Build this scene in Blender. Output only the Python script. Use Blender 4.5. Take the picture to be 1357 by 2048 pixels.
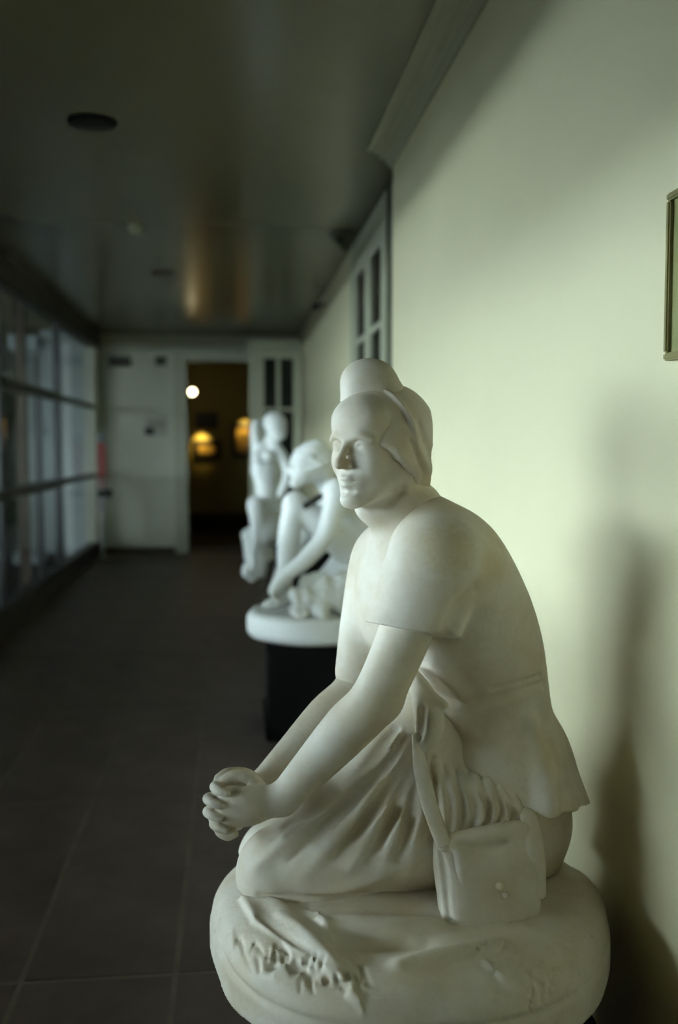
import bpy, bmesh, math, random
import numpy as np
from mathutils import Vector, Matrix

random.seed(4); rng = np.random.default_rng(7)
for o in list(bpy.data.objects): bpy.data.objects.remove(o)
S = bpy.context.scene
C = S.collection

# ------------------------------------------------------------------ camera
FPX, CX, CY, EYE = 1991.0, 678.5, 1024.0, 1.5
YAW, PITCH = 0.106585, 0.067202
def _axes(yaw, pitch):
    f = np.array([math.sin(yaw)*math.cos(pitch), math.cos(yaw)*math.cos(pitch), -math.sin(pitch)])
    r = np.array([math.cos(yaw), -math.sin(yaw), 0.0])
    return r, np.cross(r, f), f
AR, AU, AF = _axes(YAW, PITCH)
cam_d = bpy.data.cameras.new('camera'); cam = bpy.data.objects.new('camera', cam_d); C.objects.link(cam)
cam_d.sensor_fit = 'VERTICAL'; cam_d.sensor_height = 36.0; cam_d.lens = 36.0*FPX/2048.0
cam.location = (0, 0, EYE)
cam.rotation_euler = Matrix([[AR[i], AU[i], -AF[i]] for i in range(3)]).to_euler()
cam_d.clip_start = 0.02; cam_d.clip_end = 300
cam_d.dof.use_dof = True; cam_d.dof.focus_distance = 1.93; cam_d.dof.aperture_fstop = 1.9
S.camera = cam

# ------------------------------------------------------------------ world, daylight, exposure
W = bpy.data.worlds.new('sky'); S.world = W; W.use_nodes = True
bg = W.node_tree.nodes['Background']
bg.inputs[0].default_value = (0.77, 0.925, 1.0, 1); bg.inputs[1].default_value = 30.0
S.view_settings.view_transform = 'Standard'; S.view_settings.look = 'None'
S.view_settings.exposure = 0.0; S.view_settings.gamma = 1.0
S.view_settings.use_curve_mapping = False

# pixel (photograph frame) + a plane -> world point
O = np.array([0.0, 0.0, EYE])
def ray(px, py): return AR*(px-CX)/FPX + AU*(CY-py)/FPX + AF
def pY(px, py, Y): d = ray(px, py); return O + d*(Y/d[1])
def pX(px, py, X): d = ray(px, py); return O + d*(X/d[0])
def pZ(px, py, Z): d = ray(px, py); return O + d*((Z-EYE)/d[2])

# ------------------------------------------------------------------ materials
MATS = {}
def mat(name, col, rough=0.6, var=0.0, vscale=6.0, bump=0.0, bscale=60.0, col2=None, metal=0.0, spec=0.5, emit=None, estr=0.0, stretch=(1, 1, 1), coat=0.0):
    if name in MATS: return MATS[name]
    m = bpy.data.materials.new(name); m.use_nodes = True; MATS[name] = m
    nt = m.node_tree; b = nt.nodes['Principled BSDF']
    b.inputs['Base Color'].default_value = (*col, 1); b.inputs['Roughness'].default_value = rough
    b.inputs['Metallic'].default_value = metal; b.inputs['Specular IOR Level'].default_value = spec
    b.inputs['Coat Weight'].default_value = coat
    if emit: b.inputs['Emission Color'].default_value = (*emit, 1); b.inputs['Emission Strength'].default_value = estr
    tc = nt.nodes.new('ShaderNodeTexCoord'); mp = nt.nodes.new('ShaderNodeMapping'); mp.inputs['Scale'].default_value = stretch
    nt.links.new(tc.outputs['Object'], mp.inputs['Vector'])
    if var or col2:
        n = nt.nodes.new('ShaderNodeTexNoise'); n.inputs['Scale'].default_value = vscale; n.inputs['Detail'].default_value = 6; n.inputs['Roughness'].default_value = 0.6
        nt.links.new(mp.outputs[0], n.inputs['Vector'])
        r = nt.nodes.new('ShaderNodeValToRGB'); r.color_ramp.elements[0].position = 0.35; r.color_ramp.elements[1].position = 0.68
        c2 = col2 or tuple(c*(1-var) for c in col)
        r.color_ramp.elements[0].color = (*c2, 1); r.color_ramp.elements[1].color = (*col, 1)
        nt.links.new(n.outputs['Fac'], r.inputs['Fac']); nt.links.new(r.outputs['Color'], b.inputs['Base Color'])
    if bump:
        n2 = nt.nodes.new('ShaderNodeTexNoise'); n2.inputs['Scale'].default_value = bscale; n2.inputs['Detail'].default_value = 4
        nt.links.new(mp.outputs[0], n2.inputs['Vector'])
        bp = nt.nodes.new('ShaderNodeBump'); bp.inputs['Strength'].default_value = bump; bp.inputs['Distance'].default_value = 0.002
        nt.links.new(n2.outputs['Fac'], bp.inputs['Height']); nt.links.new(bp.outputs[0], b.inputs['Normal'])
    return m

M_PLASTER = mat('aged_plaster', (0.79, 0.73, 0.635), 0.6, col2=(0.64, 0.545, 0.405), vscale=8.0, bump=0.4, bscale=90)
M_PLASTER2 = mat('white_plaster', (0.80, 0.80, 0.77), 0.6, var=0.08, vscale=5)
M_WALL = mat('painted_wall', (0.77, 0.70, 0.46), 0.6, var=0.05, vscale=1.3, bump=0.12, bscale=140)
M_DARKWALL = mat('ochre_painted_wall', (0.50, 0.42, 0.24), 0.6, var=0.1, vscale=2)
M_FARWALL = mat('painted_end_wall', (0.66, 0.66, 0.54), 0.6, var=0.05, vscale=1.5)
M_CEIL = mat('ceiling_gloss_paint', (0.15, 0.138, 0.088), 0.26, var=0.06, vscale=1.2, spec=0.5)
M_MOULD = mat('moulding_paint', (0.50, 0.48, 0.34), 0.5, var=0.06, vscale=4)
M_TRIM = mat('door_paint', (0.52, 0.52, 0.38), 0.5, var=0.06, vscale=5)
M_DARKTRIM = mat('dark_olive_trim', (0.10, 0.10, 0.06), 0.6, var=0.2, vscale=6)
M_IRON = mat('dark_iron_frame', (0.025, 0.022, 0.018), 0.45, var=0.3, vscale=10)
M_BEAM = mat('dark_wood_beam', (0.05, 0.042, 0.028), 0.6, var=0.3, vscale=5, stretch=(1, .2, 1))
M_TILE = mat('brown_stone_slab', (0.13, 0.098, 0.09), 0.5, col2=(0.070, 0.051, 0.047), vscale=2.6, bump=0.3, bscale=25, spec=0.4)
M_GROUT = mat('pale_grout', (0.20, 0.165, 0.145), 0.8, var=0.3, vscale=9)
M_BLACK = mat('black_pedestal_paint', (0.006, 0.006, 0.006), 0.7, var=0.2, spec=0.1)
M_BASEBD = mat('brown_skirting', (0.07, 0.055, 0.035), 0.5, var=0.2)

def glass_mat():
    m = bpy.data.materials.new('window_glass'); m.use_nodes = True; nt = m.node_tree; nt.nodes.clear()
    o = nt.nodes.new('ShaderNodeOutputMaterial'); mx = nt.nodes.new('ShaderNodeMixShader')
    t = nt.nodes.new('ShaderNodeBsdfTransparent'); t.inputs[0].default_value = (0.93, 0.96, 0.955, 1)
    g = nt.nodes.new('ShaderNodeBsdfGlossy'); g.inputs['Roughness'].default_value = 0.03
    fr = nt.nodes.new('ShaderNodeFresnel'); fr.inputs[0].default_value = 1.12
    ge = nt.nodes.new('ShaderNodeNewGeometry'); sb = nt.nodes.new('ShaderNodeMath'); sb.operation = 'SUBTRACT'; sb.inputs[0].default_value = 1.0
    ml = nt.nodes.new('ShaderNodeMath'); ml.operation = 'MULTIPLY'; nt.links.new(ge.outputs['Backfacing'], sb.inputs[1]); nt.links.new(sb.outputs[0], ml.inputs[0]); nt.links.new(fr.outputs[0], ml.inputs[1])
    nt.links.new(ml.outputs[0], mx.inputs[0]); nt.links.new(t.outputs[0], mx.inputs[1]); nt.links.new(g.outputs[0], mx.inputs[2])
    nt.links.new(mx.outputs[0], o.inputs[0]); return m
M_GLASS = glass_mat()

# ------------------------------------------------------------------ mesh helpers
def tag(o, label=None, cat=None, group=None, kind=None):
    if label: o['label'] = label
    if cat: o['category'] = cat
    if group: o['group'] = group
    if kind: o['kind'] = kind
    return o
def empty(name, loc=(0, 0, 0), label=None, cat=None, group=None, kind=None):
    o = bpy.data.objects.new(name, None); C.objects.link(o); o.location = loc; o.empty_display_size = 0.1
    return tag(o, label, cat, group, kind)
def link(name, me, m, parent=None, loc=(0, 0, 0)):
    o = bpy.data.objects.new(name, me)
    if m is not None and not me.materials: me.materials.append(m)
    C.objects.link(o); o.location = loc
    if parent is not None:
        o.parent = parent
    return o
class MB:
    def __init__(s): s.bm = bmesh.new()
    def box(s, a, b, bev=0.0):
        lo = [min(a[i], b[i]) for i in range(3)]; hi = [max(a[i], b[i]) for i in range(3)]
        r = bmesh.ops.create_cube(s.bm, size=1.0)
        for v in r['verts']:
            for i in range(3): v.co[i] = (lo[i]+hi[i])/2 + v.co[i]*(hi[i]-lo[i])
        if bev:
            es = list({e for v in r['verts'] for e in v.link_edges})
            bmesh.ops.bevel(s.bm, geom=es, offset=bev, segments=2, affect='EDGES', clamp_overlap=True)
        return s
    def lathe(s, prof, seg=32, c=(0, 0, 0), axis='Z'):
        rings = []
        for r, z in prof:
            ring = []
            for k in range(seg):
                a = 2*math.pi*k/seg
                p = (r*math.cos(a), r*math.sin(a), z)
                if axis == 'Y': p = (p[0], p[2], p[1])
                if axis == 'X': p = (p[2], p[0], p[1])
                ring.append(s.bm.verts.new((c[0]+p[0], c[1]+p[1], c[2]+p[2])))
            rings.append(ring)
        for i in range(len(rings)-1):
            for k in range(seg):
                s.bm.faces.new((rings[i][k], rings[i][(k+1) % seg], rings[i+1][(k+1) % seg], rings[i+1][k]))
        s.bm.faces.new(rings[0][::-1]); s.bm.faces.new(rings[-1])
        return s
    def prism(s, poly, a, b, axis):     # poly of 2D points extruded along axis from a to b
        def P(u, v, w):
            return {'Y': (u, w, v), 'X': (w, u, v), 'Z': (u, v, w)}[axis]
        A = [s.bm.verts.new(P(u, v, a)) for u, v in poly]; B = [s.bm.verts.new(P(u, v, b)) for u, v in poly]
        n = len(poly)
        for i in range(n): s.bm.faces.new((A[i], A[(i+1) % n], B[(i+1) % n], B[i]))
        s.bm.faces.new(A[::-1]); s.bm.faces.new(B); return s
    def mesh(s, name, smooth=False):
        bmesh.ops.recalc_face_normals(s.bm, faces=s.bm.faces)
        me = bpy.data.meshes.new(name); s.bm.to_mesh(me); s.bm.free()
        if smooth:
            for p in me.polygons: p.use_smooth = True
        return me
    def build(s, name, m, parent=None, loc=(0, 0, 0), smooth=False): return link(name, s.mesh(name, smooth), m, parent, loc)
def struct(name, mb, m, label=None, cat=None):
    return tag(mb.build(name, m), label, cat, kind='structure')

# ------------------------------------------------------------------ signed-distance sculpting (numpy) + surface nets
class Sculpt:
    def __init__(s, lo, hi, h):
        s.h = h; s.lo = np.array(lo, dtype=np.float64); n = np.ceil((np.array(hi)-s.lo)/h).astype(int)+1
        s.n = n; s.ax = [(s.lo[i]+h*np.arange(n[i])).astype(np.float32) for i in range(3)]
        s.D = np.full(n, 1.0, np.float32)
    def sl(s, lo, hi):
        a = [max(0, int((lo[i]-s.lo[i])/s.h)-1) for i in range(3)]; b = [min(s.n[i], int((hi[i]-s.lo[i])/s.h)+3) for i in range(3)]
        if any(b[i] <= a[i] for i in range(3)): return None
        return tuple(slice(a[i], b[i]) for i in range(3))
    def pts(s, sl):
        return (s.ax[0][sl[0]][:, None, None], s.ax[1][sl[1]][None, :, None], s.ax[2][sl[2]][None, None, :])
    def op(s, fn, lo, hi, k=0.0, mode='add'):
        m = k*1.3+4*s.h; sl = s.sl(np.array(lo)-m, np.array(hi)+m)
        if sl is None: return
        d = fn(*s.pts(sl)); D = s.D[sl]
        if mode == 'add':
            if k <= 0: s.D[sl] = np.minimum(D, d)
            else:
                t = np.clip(.5+.5*(D-d)/k, 0, 1); s.D[sl] = D*(1-t)+d*t-k*t*(1-t)
        elif mode == 'sub':
            if k <= 0: s.D[sl] = np.maximum(D, -d)
            else:
                t = np.clip(.5-.5*(D+d)/k, 0, 1); s.D[sl] = D*(1-t)-d*t+k*t*(1-t)
        elif mode == 'and':
            if k <= 0: s.D[sl] = np.maximum(D, d)
            else:
                t = np.clip(.5-.5*(D-d)/k, 0, 1); s.D[sl] = D*(1-t)+d*t+k*t*(1-t)
        elif mode == 'disp': s.D[sl] = D+d
    # primitives
    def cone(s, a, b, ra, rb, k=0.0, n=None, sa=1.0, sb=None, mode='add'):
        a = np.array(a, np.float32); b = np.array(b, np.float32); sb = sa if sb is None else sb
        ab = b-a; L2 = float(ab@ab) or 1e-9; R = max(ra*max(sa, 1), rb*max(sb, 1))
        def fn(x, y, z):
            px, py, pz = x-a[0], y-a[1], z-a[2]
            t = np.clip((px*ab[0]+py*ab[1]+pz*ab[2])/L2, 0, 1)
            qx, qy, qz = px-t*ab[0], py-t*ab[1], pz-t*ab[2]
            q2 = qx*qx+qy*qy+qz*qz
            if n is not None:
                w = qx*n[0]+qy*n[1]+qz*n[2]; sc = sa+t*(sb-sa)
                q2 = q2-w*w+(w/sc)**2
            return np.sqrt(np.maximum(q2, 0))-(ra+t*(rb-ra))
        s.op(fn, np.minimum(a, b)-R, np.maximum(a, b)+R, k, mode)
    def chain(s, P, r, k=0.0, n=None, sc=None, mode='add', sub=0):
        P = [np.array(p, float) for p in P]; r = list(r) if hasattr(r, '__len__') else [r]*len(P)
        sc = sc or [1.0]*len(P)
        if sub:
            P, r, sc = smooth_path(P, r, sc, sub)
        for i in range(len(P)-1):
            s.cone(P[i], P[i+1], r[i], r[i+1], k, n, sc[i], sc[i+1], mode)
    def tube(s, P, r, k=0.0, n=None, sc=None, mode='add', sub=5):
        """a smooth path blended in as ONE shape"""
        P = [np.array(p, float) for p in P]; r = list(r) if hasattr(r, '__len__') else [r]*len(P); sc = sc or [1.0]*len(P)
        P, r, sc = smooth_path(P, r, sc, sub)
        A = np.array(P, np.float32); R = max(r[i]*max(1, sc[i]) for i in range(len(r)))
        def fn(x, y, z):
            out = None
            for i in range(len(A)-1):
                a, ab = A[i], A[i+1]-A[i]; L2 = float(ab@ab) or 1e-9
                px, py, pz = x-a[0], y-a[1], z-a[2]
                t = np.clip((px*ab[0]+py*ab[1]+pz*ab[2])/L2, 0, 1)
                qx, qy, qz = px-t*ab[0], py-t*ab[1], pz-t*ab[2]
                q2 = qx*qx+qy*qy+qz*qz
                if n is not None:
                    w = qx*n[0]+qy*n[1]+qz*n[2]; c = sc[i]+t*(sc[i+1]-sc[i]); q2 = q2-w*w+(w/c)**2
                d = np.sqrt(np.maximum(q2, 0))-(r[i]+t*(r[i+1]-r[i]))
                out = d if out is None else np.minimum(out, d)
            return out
        s.op(fn, A.min(0)-R, A.max(0)+R, k, mode)
    def ell(s, c, rad, k=0.0, axes=None, mode='add'):
        c = np.array(c, np.float32); rad = np.array(rad, np.float32); R = float(rad.max())
        ax = np.eye(3, dtype=np.float32) if axes is None else np.array(axes, np.float32)
        def fn(x, y, z):
            p = (x-c[0], y-c[1], z-c[2]); k0 = 0; k1 = 0
            for i in range(3):
                u = p[0]*ax[i][0]+p[1]*ax[i][1]+p[2]*ax[i][2]
                k0 = k0+(u/rad[i])**2; k1 = k1+(u/rad[i]**2)**2
            k0 = np.sqrt(k0); k1 = np.sqrt(np.maximum(k1, 1e-12)); return k0*(k0-1)/k1
        ext = np.sqrt(((ax*rad[:, None])**2).sum(0))
        s.op(fn, c-ext, c+ext, k, mode)
    def box(s, c, half, rnd=0.0, k=0.0, axes=None, mode='add'):
        c = np.array(c, np.float32); ax = np.eye(3, dtype=np.float32) if axes is None else np.array(axes, np.float32)
        def fn(x, y, z):
            p = (x-c[0], y-c[1], z-c[2]); q = []
            for i in range(3): q.append(np.abs(p[0]*ax[i][0]+p[1]*ax[i][1]+p[2]*ax[i][2])-(half[i]-rnd))
            o = np.sqrt(np.maximum(q[0], 0)**2+np.maximum(q[1], 0)**2+np.maximum(q[2], 0)**2)
            return o+np.minimum(np.maximum(np.maximum(q[0], q[1]), q[2]), 0)-rnd
        ext = (np.abs(ax)*np.array(half)[:, None]).sum(0)
        s.op(fn, c-ext, c+ext, k, mode)
    def half(s, p, n, k=0.0):
        """keep the side that n points away from"""
        p = np.array(p, float); n = np.array(n, float); n = n/np.linalg.norm(n)
        s.op(lambda x, y, z: ((x-p[0])*n[0]+(y-p[1])*n[1]+(z-p[2])*n[2]).astype(np.float32), s.lo, s.lo+s.h*s.n, k, 'and')
    def hit(s, px, py, push=0.0, y0=1.55, y1=2.45):
        d = ray(px, py); ts = np.arange(y0, y1, s.h*.5)/d[1]; P = O+ts[:, None]*d
        I = np.round((P-s.lo)/s.h).astype(int); ok = ((I >= 0) & (I < s.n)).all(1); v = np.ones(len(ts)); J = I[ok]; v[ok] = s.D[J[:, 0], J[:, 1], J[:, 2]]
        w = np.nonzero(v < 0)[0]
        if not len(w): return None
        return P[w[0]]+push*d/np.linalg.norm(d)
    def along(s, pxs, r, k, push=0.0, mode='add', sub=5):
        P = []; R = []
        r = list(r) if hasattr(r, '__len__') else [r]*len(pxs)
        for (px, py), rr in zip(pxs, r):
            p = s.hit(px, py, push)
            if p is not None: P.append(p); R.append(rr)
        if len(P) > 1: s.tube(P, R, k, mode=mode, sub=sub)
    def mesh(s, name, smooth_it=1):
        D = s.D; n = D.shape; ins = D < 0
        # active cells
        cs = np.zeros([i-1 for i in n], np.uint8)
        for dx in (0, 1):
            for dy in (0, 1):
                for dz in (0, 1): cs += ins[dx:n[0]-1+dx, dy:n[1]-1+dy, dz:n[2]-1+dz]
        ci = np.argwhere((cs > 0) & (cs < 8)); del cs
        idx = np.full([i-1 for i in n], -1, np.int32); idx[ci[:, 0], ci[:, 1], ci[:, 2]] = np.arange(len(ci))
        acc = np.zeros((len(ci), 3)); cnt = np.zeros(len(ci))
        corner = [(a, b, c) for a in (0, 1) for b in (0, 1) for c in (0, 1)]
        val = {c: D[ci[:, 0]+c[0], ci[:, 1]+c[1], ci[:, 2]+c[2]] for c in corner}
        for c in corner:
            for ax in range(3):
                if c[ax] == 0:
                    e = list(c); e[ax] = 1; e = tuple(e); v0, v1 = val[c], val[e]; m = (v0 < 0) != (v1 < 0)
                    t = v0[m]/(v0[m]-v1[m]); p = np.tile(np.array(c, float), (m.sum(), 1)); p[:, ax] = t
                    acc[m] += p; cnt[m] += 1
        V = (ci+acc/cnt[:, None])*s.h+s.lo
        Q = []
        for ax in range(3):
            a = [slice(None)]*3; b = [slice(None)]*3; a[ax] = slice(0, n[ax]-1); b[ax] = slice(1, n[ax])
            e = np.argwhere(ins[tuple(a)] != ins[tuple(b)]); u, w = (ax+1) % 3, (ax+2) % 3
            ok = (e[:, u] > 0) & (e[:, w] > 0) & (e[:, u] < n[u]-1) & (e[:, w] < n[w]-1); e = e[ok]
            flip = ins[e[:, 0], e[:, 1], e[:, 2]]
            def cell(du, dw):
                f = e.copy(); f[:, u] += du; f[:, w] += dw; return idx[f[:, 0], f[:, 1], f[:, 2]]
            q = np.stack([cell(-1, -1), cell(0, -1), cell(0, 0), cell(-1, 0)], 1)
            q[~flip] = q[~flip][:, ::-1]; Q.append(q)
        Q = np.concatenate(Q); Q = Q[(Q >= 0).all(1)]
        for _ in range(smooth_it):
            sm = np.zeros_like(V); ct = np.zeros(len(V))
            for i in range(4):
                for j in (1, 3):
                    np.add.at(sm, Q[:, i], V[Q[:, (i+j) % 4]]); np.add.at(ct, Q[:, i], 1)
            V = V*.5+.5*sm/np.maximum(ct, 1)[:, None]
        me = bpy.data.meshes.new(name); me.vertices.add(len(V)); me.vertices.foreach_set('co', V.astype(np.float32).ravel())
        me.loops.add(Q.size); me.loops.foreach_set('vertex_index', Q.astype(np.int32).ravel())
        me.polygons.add(len(Q)); me.polygons.foreach_set('loop_start', np.arange(0, Q.size, 4, dtype=np.int32))
        me.polygons.foreach_set('use_smooth', np.ones(len(Q), bool)); me.update(calc_edges=True); me.validate()
        return me
def smooth_path(P, r, sc, sub):
    if len(P) < 3: return P, r, sc
    A = np.column_stack([np.array(P), r, sc]); out = []
    for i in range(len(A)-1):
        p0 = A[i-1] if i else 2*A[0]-A[1]; p1, p2 = A[i], A[i+1]; p3 = A[i+2] if i+2 < len(A) else 2*A[-1]-A[-2]
        for j in range(sub):
            t = j/sub; out.append(.5*((2*p1)+(p2-p0)*t+(2*p0-5*p1+4*p2-p3)*t*t+(-p0+3*p1-3*p2+p3)*t**3))
    out.append(A[-1]); B = np.array(out)
    return [b[:3] for b in B], list(np.maximum(B[:, 3], 1e-4)), list(B[:, 4])
def sculpt_obj(name, sc, m, parent, smooth_it=1):
    """mesh in world coordinates, moved into the parent's space"""
    me = sc.mesh(name, smooth_it); off = np.array(parent.matrix_basis.translation if parent.parent is None else parent.parent.matrix_basis.translation)
    co = np.empty(len(me.vertices)*3, np.float32); me.vertices.foreach_get('co', co); co = co.reshape(-1, 3)-off.astype(np.float32)
    me.vertices.foreach_set('co', co.ravel()); me.update()
    return link(name, me, m, parent)

# fbm-like smooth noise from sines for stone relief
def wob(x, y, z, f, seed, n=5):
    r = np.random.default_rng(seed); o = 0
    for _ in range(n):
        v = r.normal(size=3); v /= np.linalg.norm(v); w = f*r.uniform(.7, 1.5); o = o+np.sin((x*v[0]+y*v[1]+z*v[2])*w+r.uniform(0, 6.28))
    return (o/n).astype(np.float32)

# ================================================================== THE ROOM
XL, XN, XF, YE, YB, H = -1.8, 0.82, 0.924, 13.9, -4.0, 3.0
JN = 5.1                                            # where the near wall steps back
fl = struct('floor', MB().box((XL-.1, YB, -.12), (XF+.1, YE+.12, -.002)), M_GROUT)
# stone slabs, joints at X = -0.60, -0.17 ... and Y = 2.77
xs = [-1.8, -1.46, -1.03, -.60, -.17, .26, .69, .924]; ys = [2.77+1.43*k for k in range(-5, 9)]
ys = [YB]+[y for y in ys if YB < y < YE]+[YE]; g = 0.0055
cache = {}
for j in range(len(ys)-1):
    for i in range(len(xs)-1):
        a = (xs[i]+g, ys[j]+g); b = (xs[i+1]-g, ys[j+1]-g)
        if a[0] > .6 and ys[j] < JN-1: b = (XN+.01, b[1])
        key = (round(b[0]-a[0], 3), round(b[1]-a[1], 3))
        if key not in cache: cache[key] = MB().box((0, 0, -.02), (key[0], key[1], 0), .003).mesh('slab')
        link('slab', cache[key], M_TILE, fl, (a[0], a[1], random.uniform(-.0012, .0012)))
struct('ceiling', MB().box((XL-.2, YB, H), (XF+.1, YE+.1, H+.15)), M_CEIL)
# right wall: near part, set-back part with a door opening
struct('wall_right_near', MB().box((XN, YB, 0), (XN+.3, JN, H)), M_WALL)
DY0, DY1, DZ = 5.95, 7.45, 2.86
mb = MB().box((XF, JN, 0), (XF+.25, DY0, H)).box((XF, DY1, 0), (XF+.25, YE+.1, H)).box((XF, DY0, DZ), (XF+.25, DY1, H))
struct('wall_right_far', mb, M_WALL)
struct('wall_behind_camera', MB().box((XL-.2, YB-.15, 0), (XF+.3, YB, H)), M_DARKWALL)
# end wall with doorway to the next gallery
EX0, EX1, EZ = -.62, .25, 2.655
mb = MB().box((XL-.2, YE, 0), (EX0, YE+.2, H)).box((EX1, YE, 0), (2.75, YE+.2, H+.2)).box((XL-.2, YE+.01, H-.05), (EX1, YE+.2, H+.2)).box((EX0, YE, EZ), (EX1, YE+.2, H))
struct('wall_far', mb, M_FARWALL)
# end-wall trims
struct('trim_1', MB().box((EX0-.17, YE-.025, 0), (EX0, YE, EZ+.14), .006).box((EX1, YE-.025, 0), (EX1+.12, YE, EZ+.14), .006).box((EX0, YE-.025, EZ), (EX1, YE, EZ+.14), .006), M_TRIM)
struct('trim_2', MB().box((XL, YE-.05, 2.86), (XF, YE, 3.0), .01), M_MOULD)
struct('baseboard_far', MB().box((XL, YE-.02, 0), (EX0-.17, YE, .09), .004), M_BASEBD)
struct('baseboard_right', MB().box((XF-.018, JN, 0), (XF, DY0-.12, .11), .004).box((XF-.018, DY1+.12, 0), (XF, YE, .11), .004), M_TRIM)
# cornice on the near wall, with its return at the corner
prof = [(XN, 2.905), (XN-.015, 2.905), (XN-.02, 2.925), (XN-.035, 2.930), (XN-.04, 2.947), (XN-.065, 2.955), (XN-.068, 2.972), (XN-.09, 2.976), (XN-.1, 2.988), (XN-.125, 2.990), (XN-.125, 3.0), (XN, 3.0)]
struct('trim_3', MB().prism(prof, YB, JN+.02, 'Y'), M_MOULD)
struct('trim_4', MB().box((XF-.012, 5.62, 0), (XF, 5.83, H)), M_DARKTRIM)  # full-height dark strip just before the door casing

# ---------------------------------------------------------------- french doors
def french_leaf(name, w, h, t, n_cols, rows, label, loc, rot, stile=.11, bottom=.75, pane_mat=None, kind='structure', cat=None):
    """leaf in the local XZ plane, thickness along Y; rows = heights of the muntins above the bottom panel"""
    r = empty(name, loc, label, cat, kind=kind); r.rotation_euler.z = rot
    MB().box((0, -t/2, 0), (stile, t/2, h), .004).build('stile', M_TRIM, r)
    MB().box((w-stile, -t/2, 0), (w, t/2, h), .004).build('stile', M_TRIM, r)
    MB().box((stile, -t/2, h-stile), (w-stile, t/2, h), .004).build('top_rail', M_TRIM, r)
    MB().box((stile, -t/2, 0), (w-stile, t/2, .16), .004).build('bottom_rail', M_TRIM, r)
    MB().box((stile, -t/2, bottom-.1), (w-stile, t/2, bottom), .004).build('lock_rail', M_TRIM, r)
    MB().box((stile, -t/4, .16), (w-stile, t/4, bottom-.1)).build('panel', M_TRIM, r)
    mw = .05; cw = (w-2*stile-(n_cols-1)*mw)/n_cols
    for c in range(1, n_cols):
        x = stile+c*cw+(c-1)*mw; MB().box((x, -t/2, bottom), (x+mw, t/2, h-stile), .004).build('muntin', M_TRIM, r)
    zs = [bottom]+rows+[h-stile]
    for c in range(n_cols):
        x = stile+c*(cw+mw)
        for z in rows: MB().box((x, -t/2, z-.02), (x+cw, t/2, z+.02), .003).build('muntin', M_TRIM, r)
        for k in range(len(zs)-1):
            MB().box((x, -.004, zs[k]+(.02 if k else 0)), (x+cw, .004, zs[k+1]-(.02 if k < len(zs)-2 else 0))).build('pane', pane_mat or M_DARKGLASS, r)
    return r
M_DARKGLASS = mat('dark_pane', (0.010, 0.011, 0.008), 0.25, spec=0.2)
# door in the right wall: casing, two leaves, dark panes
cas = MB().box((XF-.03, DY0-.12, 0), (XF+.02, DY0, DZ+.12), .006).box((XF-.03, DY1, 0), (XF+.02, DY1+.12, DZ+.12), .006).box((XF-.03, DY0, DZ), (XF+.02, DY1, DZ+.12), .006)
struct('trim_5', cas, M_TRIM)
dw = (DY1-DY0)/2
for k in range(2):
    french_leaf('door_%d' % (k+1), dw-.004, DZ-.01, .045, 1, [1.35, 2.24], None, (XF+.004, DY0+.002+k*dw, .005), math.pi/2, stile=.13)
struct('wall_behind_door', MB().box((XF+.14, DY0-.05, 0), (XF+.2, DY1+.05, DZ+.05)), M_DARKTRIM)
# open leaf standing out from the right wall near the end, with a white frame beside the doorway
french_leaf('door_3', .62, 2.72, .05, 2, [1.30, 1.95], None, (.285, 12.85, .006), math.radians(6), stile=.12)
struct('trim_6', MB().box((.22, 12.80, 0), (.30, 12.99, 2.84), .005).box((.30, 12.80, 2.74), (.90, 12.99, 2.84), .005), M_TRIM)

# ---------------------------------------------------------------- window wall on the left
YWIN = 0.6
struct('baseboard_left', MB().box((XL-.12, YWIN, 0), (XL+.02, YE, .21), .006), M_IRON)
struct('trim_7', MB().box((XL-.12, YWIN, 2.79), (XL+.03, YE, H), .006), M_BEAM)
posts = [13.5, 10.78, 8.06, 5.34, 2.62, YWIN]
edges = [YE]+posts
struct('wall_left_near', MB().box((XL-.12, YB, 0), (XL, YWIN, H)), M_DARKWALL)
for k in range(len(edges)-1):
    y1, y0 = edges[k], edges[k+1]
    if y1-y0 < .6:
        struct('wall_left', MB().box((XL-.1, y0, .2), (XL, y1, 2.8)), M_FARWALL); continue
    w = empty('window_%d' % k, (XL, y0, .2), kind='structure')
    bt = .05 if k <= 1 else .085; L = y1-y0
    MB().box((-.07, 0, 0), (0, .055, 2.6), .004).build('post', M_IRON, w)
    for zc in ((1.10-.2, 2.0-.2) if k <= 3 else (1.10-.2,)): MB().box((-.07, .055, zc-bt/2), (0 if k <= 1 else .015, L, zc+bt/2), .004).build('transom', M_IRON, w)
    segs = [(0.06, L)]
    if 2 <= k < 4:
        m = L*.62; MB().box((-.06, m-.025, 0), (0, m+.025, 1.8), .004).build('mullion', M_IRON, w); segs = [(.06, m-.025), (m+.025, L)]
    if k >= 4:                                       # unseen roller blinds added to darken the top of the right wall
        zb = 2.14 if k == 5 else 2.64
        MB().box((.012, .03, zb-.2), (.018, L-.03, 2.56)).build('added_blind_cloth', M_BEAM, w)
        MB().box((.005, .03, zb-.225), (.025, L-.03, zb-.2), .004).build('added_blind_bar', M_IRON, w)
        MB().lathe([(.04, .03), (.04, L-.03)], 16, (.045, 0, 2.55), 'Y').build('added_blind_roll', M_BEAM, w)
        MB().box((-.039, .06, .9+bt/2), (-.033, L, 2.6)).build('pane', M_GLASS, w); MB().box((-.039, .06, 0), (-.033, L, .9-bt/2)).build('pane', M_GLASS, w); continue
    for (z0, z1) in ((0, .9-bt/2), (.9+bt/2, 1.8-bt/2), (1.8+bt/2, 2.6)):
        for (a, b) in (segs if z1 < 2 else [(.06, L)]):
            MB().box((-.039, a, z0), (-.033, b, z1)).build('pane', M_GLASS, w)

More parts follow.
